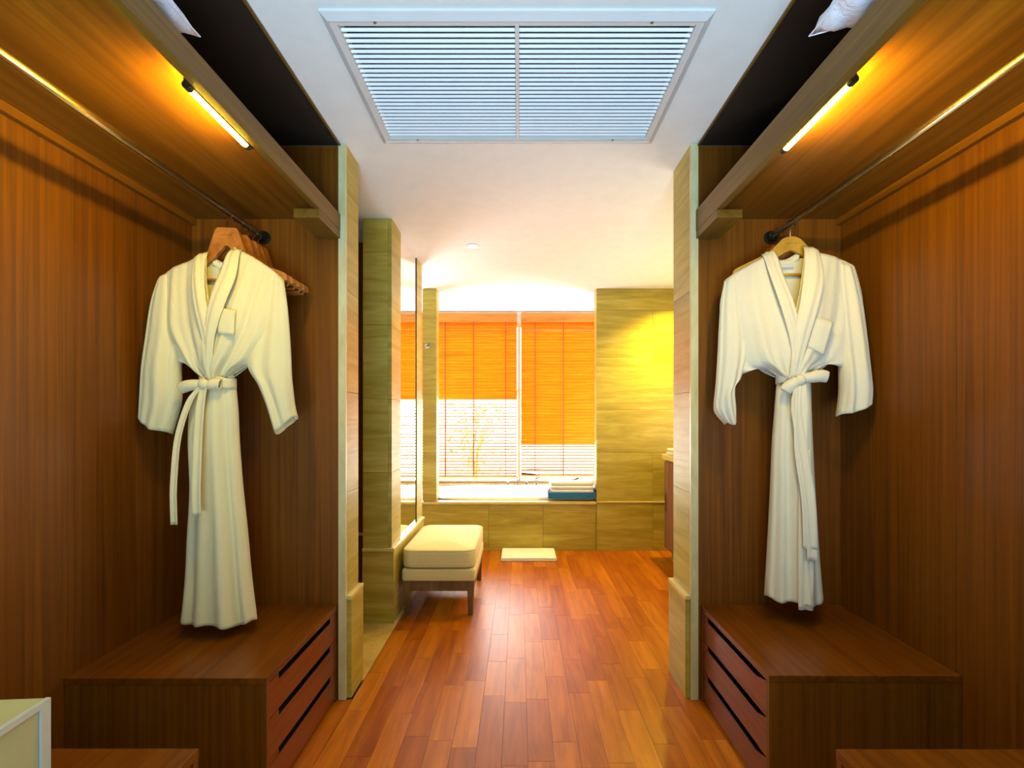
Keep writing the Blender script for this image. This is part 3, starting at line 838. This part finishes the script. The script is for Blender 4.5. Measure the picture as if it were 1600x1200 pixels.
left = dict(xs=.975, folds=5, sfold=5, sph=.5, mid=345,
    front_a=[[(256, 440), (272, 428), (300, 414), (331, 402)], [(248, 480), (275, 472), (305, 462), (337, 452)], [(256, 525), (280, 520), (315, 510), (349, 505)],
             [(278, 562), (300, 555), (325, 550), (353, 550)], [(298, 570), (312, 574), (328, 576), (352, 580)], [(318, 588), (326, 592), (336, 596), (350, 600)]],
    front_b=[[(372, 390), (400, 404), (425, 420), (442, 434)], [(361, 450), (392, 452), (418, 462), (448, 478)], [(348, 505), (380, 508), (408, 516), (440, 530)],
             [(341, 550), (365, 553), (388, 560), (418, 566)], [(338, 580), (352, 580), (370, 578), (391, 572)], [(336, 600), (346, 598), (358, 592), (369, 585)]],
    back=[[(262, 436), (310, 412), (350, 408), (400, 410), (438, 434)], [(258, 480), (300, 475), (350, 472), (400, 472), (440, 480)], [(270, 530), (305, 525), (348, 522), (395, 525), (425, 532)],
          [(300, 572), (325, 574), (346, 576), (368, 574), (388, 571)], [(322, 590), (330, 592), (346, 594), (358, 592), (366, 588)]],
    skirt=[(321, 586, 367, 586), (312, 604, 369, 600), (303, 640, 373, 640), (301, 690, 375, 690), (304, 760, 380, 760), (301, 830, 387, 830), (298, 900, 393, 900), (292, 962, 401, 968)],
    sleeve_a=[((255, 440), (275, 430)), ((246, 478), (287, 474)), ((240, 534), (291, 530)), ((236, 575), (288, 574)), ((232, 622), (288, 626)), ((229, 655), (272, 677))],
    sleeve_b=[((424, 422), (443, 436)), ((412, 475), (450, 482)), ((398, 532), (455, 540)), ((392, 572), (457, 585)), ((408, 602), (459, 612)), ((420, 634), (461, 634)), ((432, 678), (464, 651))],
    collar=[([(331, 398), (337, 440), (344, 480), (352, 530), (352, 590)], [(313, 404), (318, 442), (326, 486), (336, 536), (342, 590)]),
            ([(367, 394), (359, 440), (350, 480), (341, 530), (336, 590)], [(383, 393), (384, 440), (372, 485), (356, 536), (347, 590)])],
    belt=[(319, 598), (369, 600)], bow=[[(336, 602), (326, 603), (312, 605), (301, 610)], [(340, 602), (346, 604), (352, 602), (360, 603)]], bow_w=.016, knot=(337, 602),
    tails=[([(333, 607), (318, 630), (305, 680), (303, 740), (305, 808)], .022, 'robe'), ([(338, 607), (334, 640), (333, 690), (335, 740), (337, 795)], .030, 'robe')],
    pocket=[(361, 490), (386, 492), (384, 530), (360, 528)], pocket_y=-.090,
    labels=[(342, 411, 363, 418), (338, 447, 353, 454)])
right = dict(xs=.955, folds=4, sfold=4, sph=2.2, mid=1234,
    front_a=[[(1133, 434), (1155, 420), (1180, 408), (1206, 396)], [(1124, 480), (1150, 470), (1185, 458), (1217, 450)], [(1134, 530), (1160, 520), (1195, 508), (1233, 505)],
             [(1152, 582), (1175, 566), (1205, 555), (1241, 552)], [(1185, 573), (1200, 578), (1215, 580), (1244, 580)], [(1213, 588), (1220, 592), (1230, 596), (1244, 600)]],
    front_b=[[(1252, 392), (1280, 402), (1305, 410), (1328, 422)], [(1241, 450), (1270, 452), (1305, 462), (1340, 475)], [(1229, 505), (1262, 508), (1298, 518), (1335, 530)],
             [(1225, 552), (1252, 553), (1285, 560), (1318, 574)], [(1224, 580), (1240, 580), (1262, 576), (1290, 570)], [(1224, 600), (1236, 598), (1250, 594), (1263, 586)]],
    back=[[(1140, 430), (1185, 410), (1230, 404), (1280, 404), (1324, 424)], [(1138, 480), (1180, 475), (1230, 472), (1285, 472), (1330, 480)], [(1150, 535), (1190, 528), (1232, 524), (1280, 526), (1315, 535)],
          [(1185, 574), (1210, 576), (1234, 578), (1260, 574), (1290, 571)], [(1214, 590), (1224, 592), (1236, 594), (1250, 592), (1262, 588)]],
    skirt=[(1215, 586, 1262, 586), (1213, 604, 1263, 604), (1210, 643, 1264, 643), (1206, 700, 1266, 700), (1203, 780, 1270, 780), (1199, 860, 1275, 860), (1195, 931, 1281, 933)],
    sleeve_a=[((1132, 436), (1152, 424)), ((1125, 480), (1160, 478)), ((1121, 545), (1165, 540)), ((1118, 595), (1156, 588)), ((1115, 632), (1146, 606)), ((1118, 645), (1148, 640)), ((1134, 662), (1148, 662))],
    sleeve_b=[((1304, 414), (1326, 426)), ((1302, 470), (1337, 470)), ((1304, 530), (1345, 540)), ((1306, 580), (1349, 585)), ((1307, 615), (1352, 612)), ((1304, 650), (1352, 632))],
    collar=[([(1206, 392), (1215, 440), (1226, 480), (1238, 530), (1244, 592)], [(1188, 398), (1196, 442), (1207, 486), (1221, 536), (1232, 592)]),
            ([(1250, 390), (1242, 440), (1234, 480), (1227, 530), (1224, 592)], [(1270, 394), (1272, 440), (1262, 485), (1248, 536), (1236, 592)])],
    belt=[(1213, 592), (1263, 590)], bow=[[(1236, 597), (1230, 600), (1222, 606), (1217, 613)], [(1240, 594), (1254, 592), (1268, 590), (1278, 592)]], bow_w=.019, knot=(1238, 596),
    tails=[([(1238, 602), (1238, 640), (1236, 700), (1243, 770), (1245, 845)], .050, 'robe_w'), ([(1234, 604), (1230, 640), (1238, 700), (1246, 780), (1248, 862)], .036, 'robe_w')],
    pocket=[(1254, 501), (1284, 512), (1270, 560), (1246, 548)], pocket_y=-.088,
    labels=[(1216, 412, 1241, 417)], inner=[(1233, 1251, 700), (1232, 1254, 800), (1231, 1255, 880), (1231, 1252, 937)])
make_robe('cream cotton bathrobe hanging in the left closet with a loosely tied belt', 'robe', LY, LROD, left, LRZ)
make_robe('white cotton bathrobe hanging in the right closet with a chest pocket and bow', 'robe_w', RY, RROD, right, RRZ)

# ------------------------------------------------------------------ ottoman
ot = thing('ottoman', 'cream upholstered ottoman bench standing before the wall mirror', 'ottoman', (-.495, 3.33, 0))
def rbox(bm, hx_, hy_, z0, z1, r, edge, crown=0, n=10):
    """rounded-rectangle cushion"""
    prof = []
    for k in range(7):
        a = PI/2*k/6; prof.append((edge*(1-math.sin(a)) if 1 else 0, z0+edge*(1-math.cos(a)))) 
    prof = [(edge*(1-math.sin(PI/2*k/6)), z0+edge*(1-math.cos(PI/2*k/6))) for k in range(7)]
    prof += [(edge*(1-math.cos(PI/2*k/6)), z1-edge+edge*math.sin(PI/2*k/6)) for k in range(7)]
    prof += [(edge+ (min(hx_, hy_)-edge)*f_, z1+crown*math.sin(PI/2*f_)) for f_ in (.1, .25, .45, .7, .93)]
    rings = []
    for ins, z in prof:
        ring = []
        for qx, qy, a0 in ((1, 1, 0), (-1, 1, PI/2), (-1, -1, PI), (1, -1, 3*PI/2)):
            rr = max(r-ins, .004)
            for k in range(n):
                a = a0+PI/2*k/(n-1)
                ring.append(bm.verts.new((qx*(hx_-ins-rr)+rr*math.cos(a), qy*(hy_-ins-rr)+rr*math.sin(a), z)))
        rings.append(ring)
    N_ = len(rings[0])
    for a, b_ in zip(rings, rings[1:]):
        for k in range(N_): bm.faces.new((a[k], a[(k+1) % N_], b_[(k+1) % N_], b_[k]))
    bm.faces.new(rings[0][::-1]); bm.faces.new(rings[-1])
bm = bmesh.new(); rbox(bm, .226, .36, .295, .408, .07, .022, .016); cu = obj('cushion', bm, 'cream', ot, True)
def rrloop(hx_, hy_, r, z, n=8):
    pts = []
    for qx, qy, a0 in ((1, 1, 0), (-1, 1, PI/2), (-1, -1, PI), (1, -1, 3*PI/2)):
        for k in range(n):
            a = a0+PI/2*k/(n-1); pts.append((qx*(hx_-r)+r*math.cos(a), qy*(hy_-r)+r*math.sin(a), z))
    return pts+[pts[0]]
obj('piping', T(rrloop(.222, .356, .068, .400), .0035, 6), 'piping', cu)
obj('piping', T(rrloop(.222, .356, .068, .303), .0035, 6), 'piping', cu)
bm = bmesh.new(); rbox(bm, .226, .352, .212, .290, .02, .016, .004, 5); obj('upholstered_base', bm, 'cream', ot, True)
obj('apron', B((-.215, .215, -.335, -.315, .150, .2115), (-.215, .215, .315, .335, .150, .2115), (-.215, -.195, -.3145, .3145, .150, .2115), (.195, .215, -.3145, .3145, .150, .2115)), 'greywood', ot)
lg = None
for sx in (-1, 1):
    for sy in (-1, 1):
        bm = bmesh.new(); a = .022; b2 = .015
        v0 = [bm.verts.new((p*b2, q*b2, 0)) for p, q in ((-1, -1), (1, -1), (1, 1), (-1, 1))]
        v1 = [bm.verts.new((p*a, q*a, .2118)) for p, q in ((-1, -1), (1, -1), (1, 1), (-1, 1))]
        for k in range(4): bm.faces.new((v0[k], v0[(k+1) % 4], v1[(k+1) % 4], v1[k]))
        bm.faces.new(v0[::-1]); bm.faces.new(v1)
        o = obj('leg', bm, 'greywood', ot); o.location = (sx*.196, sy*.318, 0)

# ------------------------------------------------------------------ small things in the bathroom
def towel(name, label, loc, sx, sy, h, layers, rz=0, mat='towel'):
    t = thing(name, label, 'towel', loc, rz)
    lh = h/layers
    for i in range(layers):
        bm = bmesh.new()
        rbox(bm, sx/2-.002*(i % 2), sy/2-.002*(i % 2), i*lh+.0004, (i+1)*lh-.0004, .012, min(lh*.42, .012), .0015, 5)
        obj('fold', bm, mat, t, True)
    return t
towel('bath_mat', 'folded white bath mat on the wooden floor before the tub', (.083, 4.275, 0), .475, .32, .030, 2)
tray = thing('towel_tray', 'blue lacquer tray on the right end of the tub deck', 'tray', (.490, 4.60, LZ+.0285))
obj('tray_base', B((-.215, .215, -.13, .13, 0, .010)), 'tray', tray)
obj('tray_wall', B((-.215, .215, -.136, -.1302, 0, .056)), 'tray', tray)
obj('tray_wall', B((-.215, .215, .1302, .136, 0, .056)), 'tray', tray)
for e in (-1, 1): obj('tray_end', B((e*.2185-.003, e*.2185+.003, -.136, .136, 0, .082)), 'tray_dark', tray)
towel('towel_stack', 'stack of folded white towels in the blue tray', (.490, 4.60, LZ+.0390), .40, .245, .140, 4)
fw = thing('flower', 'small pink blossom with a dark leaf on the towels in the tray', 'flower', (.51, 4.56, LZ+.182))
for k in range(5):
    a = 2*PI*k/5; bm = bmesh.new()
    c = Vector((0, 0, 0)); dr_ = Vector((math.cos(a), math.sin(a), .5)).normalized(); sd = Vector((-math.sin(a), math.cos(a), 0))
    pts = [c, c+dr_*.012+sd*.009, c+dr_*.026+sd*.006+Vector((0, 0, -.002)), c+dr_*.03+Vector((0, 0, -.004)), c+dr_*.026-sd*.006+Vector((0, 0, -.002)), c+dr_*.012-sd*.009]
    bm.faces.new([bm.verts.new(p) for p in pts]); obj('petal', bm, 'pink', fw)
bm = bmesh.new(); pts = [(0, 0, .001), (.02, .004, .018), (.045, -.003, .028), (.055, -.01, .022), (.04, -.016, .012), (.018, -.010, .004)]
bm.faces.new([bm.verts.new(p) for p in pts]); obj('leaf', bm, 'leaf', fw)

# tub taps on the back of the deck
def tap(x, label, kind):
    t = thing('tub_spout' if kind else 'tub_tap', label, 'tap', (x, DN-.09, LZ))
    bm = bmesh.new(); lathe(bm, [(.026, 0), (.027, .005), (.018, .009), (.013, .014), (.012, .045)], 16); obj('tap_base', bm, 'chrome', t, True)
    if kind:
        obj('spout', T([(0, 0, .04), (0, -.005, .085), (0, -.03, .112), (0, -.075, .112), (0, -.098, .095), (0, -.102, .082)], [.013, .013, .013, .012, .011, .011], 12), 'chrome', t, True)
    else:
        obj('tap_handle', T([(0, 0, .044), (0, 0, .062)], [.017, .019], 14), 'chrome', t, True)
        obj('tap_lever', T([(-.028, 0, .056), (.028, 0, .056)], .005, 8), 'chrome', t)
tap(-.018, 'chrome tub spout between the taps, behind the tub', True)
tap(-.125, 'chrome tub tap left of the spout', False)
tap(.085, 'chrome tub tap right of the spout', False)
hs = thing('hand_shower', 'chrome hand shower standing at the back of the tub, nearest the tray', 'hand shower', (.19, DN-.09, LZ))
bm = bmesh.new(); lathe(bm, [(.024, 0), (.025, .005), (.014, .01), (.012, .04)], 16); obj('shower_holder', bm, 'chrome', hs, True)
obj('shower_handle', T([(0, 0, .035), (.004, -.004, .09), (.010, -.02, .118)], [.009, .010, .012], 10), 'chrome', hs, True)
obj('shower_head', T([(.010, -.020, .118), (.014, -.042, .106)], [.012, .024], 14), 'chrome', hs, True)
tw = thing('dry_sprig', 'small olive leafy sprig on the tub deck below the left blind', 'sprig', (-.30, DN-.10, LZ+.004))
obj('stem', T([(-.07, 0, .012), (0, 0, .016), (.07, 0, .022)], .003, 6), 'twig', tw)
for k in range(6):
    bm = bmesh.new(); x_ = -.05+k*.02; s_ = 1 if k % 2 else -1
    bm.faces.new([bm.verts.new(p) for p in ((x_, 0, .016), (x_+s_*.015, -.012, .026), (x_+s_*.04, -.01, .036 if k % 2 else .008), (x_+s_*.02, .006, .018))])
    obj('leaf', bm, 'twig', tw)

# shower valve on the left pier
sv = thing('robe_hook', 'small chrome double hook on the left stone pier beside the window', 'hook', (-.855+.012, DW-.0005, wz(541, DW)))
obj('hook_plate', T([(0, 0, 0), (0, -.008, 0)], .022, 16), 'chrome', sv)
obj('hook_arm', T([(0, -.006, 0), (.01, -.03, .004), (.026, -.045, .022)], [.008, .006, .007], 8), 'chrome', sv)
obj('hook_arm', T([(0, -.006, 0), (.008, -.03, -.012), (.024, -.04, -.016)], [.008, .006, .007], 8), 'chrome', sv)

# vanity
va = thing('vanity_cabinet', 'dark wooden vanity with a pale stone top beyond the right pier', 'vanity', (1.25, 4.18, 0))
obj('carcass', B((.012, .59, -1.55, -.001, .10, .86)), 'vanity', va)
obj('plinth', B((.05, .59, -1.55, -.03, 0, .0995)), 'stone', va)
for k in range(3): 
    dd = obj('door', B((0, .0115, -1.545+k*.517, -1.545+k*.517+.512, .105, .845), bev=.002), 'vanity', va)
    obj('door_handle', B((-.012, -.002, -1.545+k*.517+.46, -1.545+k*.517+.47, .42, .58)), 'chrome', dd)
obj('countertop', B((-.02, .59, -1.56, .012, .8605, .905), bev=.004), 'ledge', va)
tc = thing('folded_hand_towel', 'folded cream hand towel at the end of the vanity top', 'towel', (1.31, 4.02, .9055))
bm = bmesh.new(); rbox(bm, .07, .09, 0, .03, .015, .012, .003, 5); obj('fold', bm, 'robe', tc, True)
bm = bmesh.new(); rbox(bm, .066, .085, .0305, .055, .015, .011, .003, 5); obj('fold', bm, 'robe', tc, True)
bt = thing('glass_bottle', 'small pale bottle standing on the vanity top beside the towel', 'bottle', (1.33, 3.84, .9055))
bm = bmesh.new(); lathe(bm, [(.02, 0), (.022, .01), (.022, .06), (.009, .078), (.009, .09)], 16); obj('bottle_body', bm, 'marble', bt, True)
bm = bmesh.new(); lathe(bm, [(.011, .0905), (.011, .108), (.008, .11)], 14); obj('bottle_cap', bm, 'chrome', bt, True)
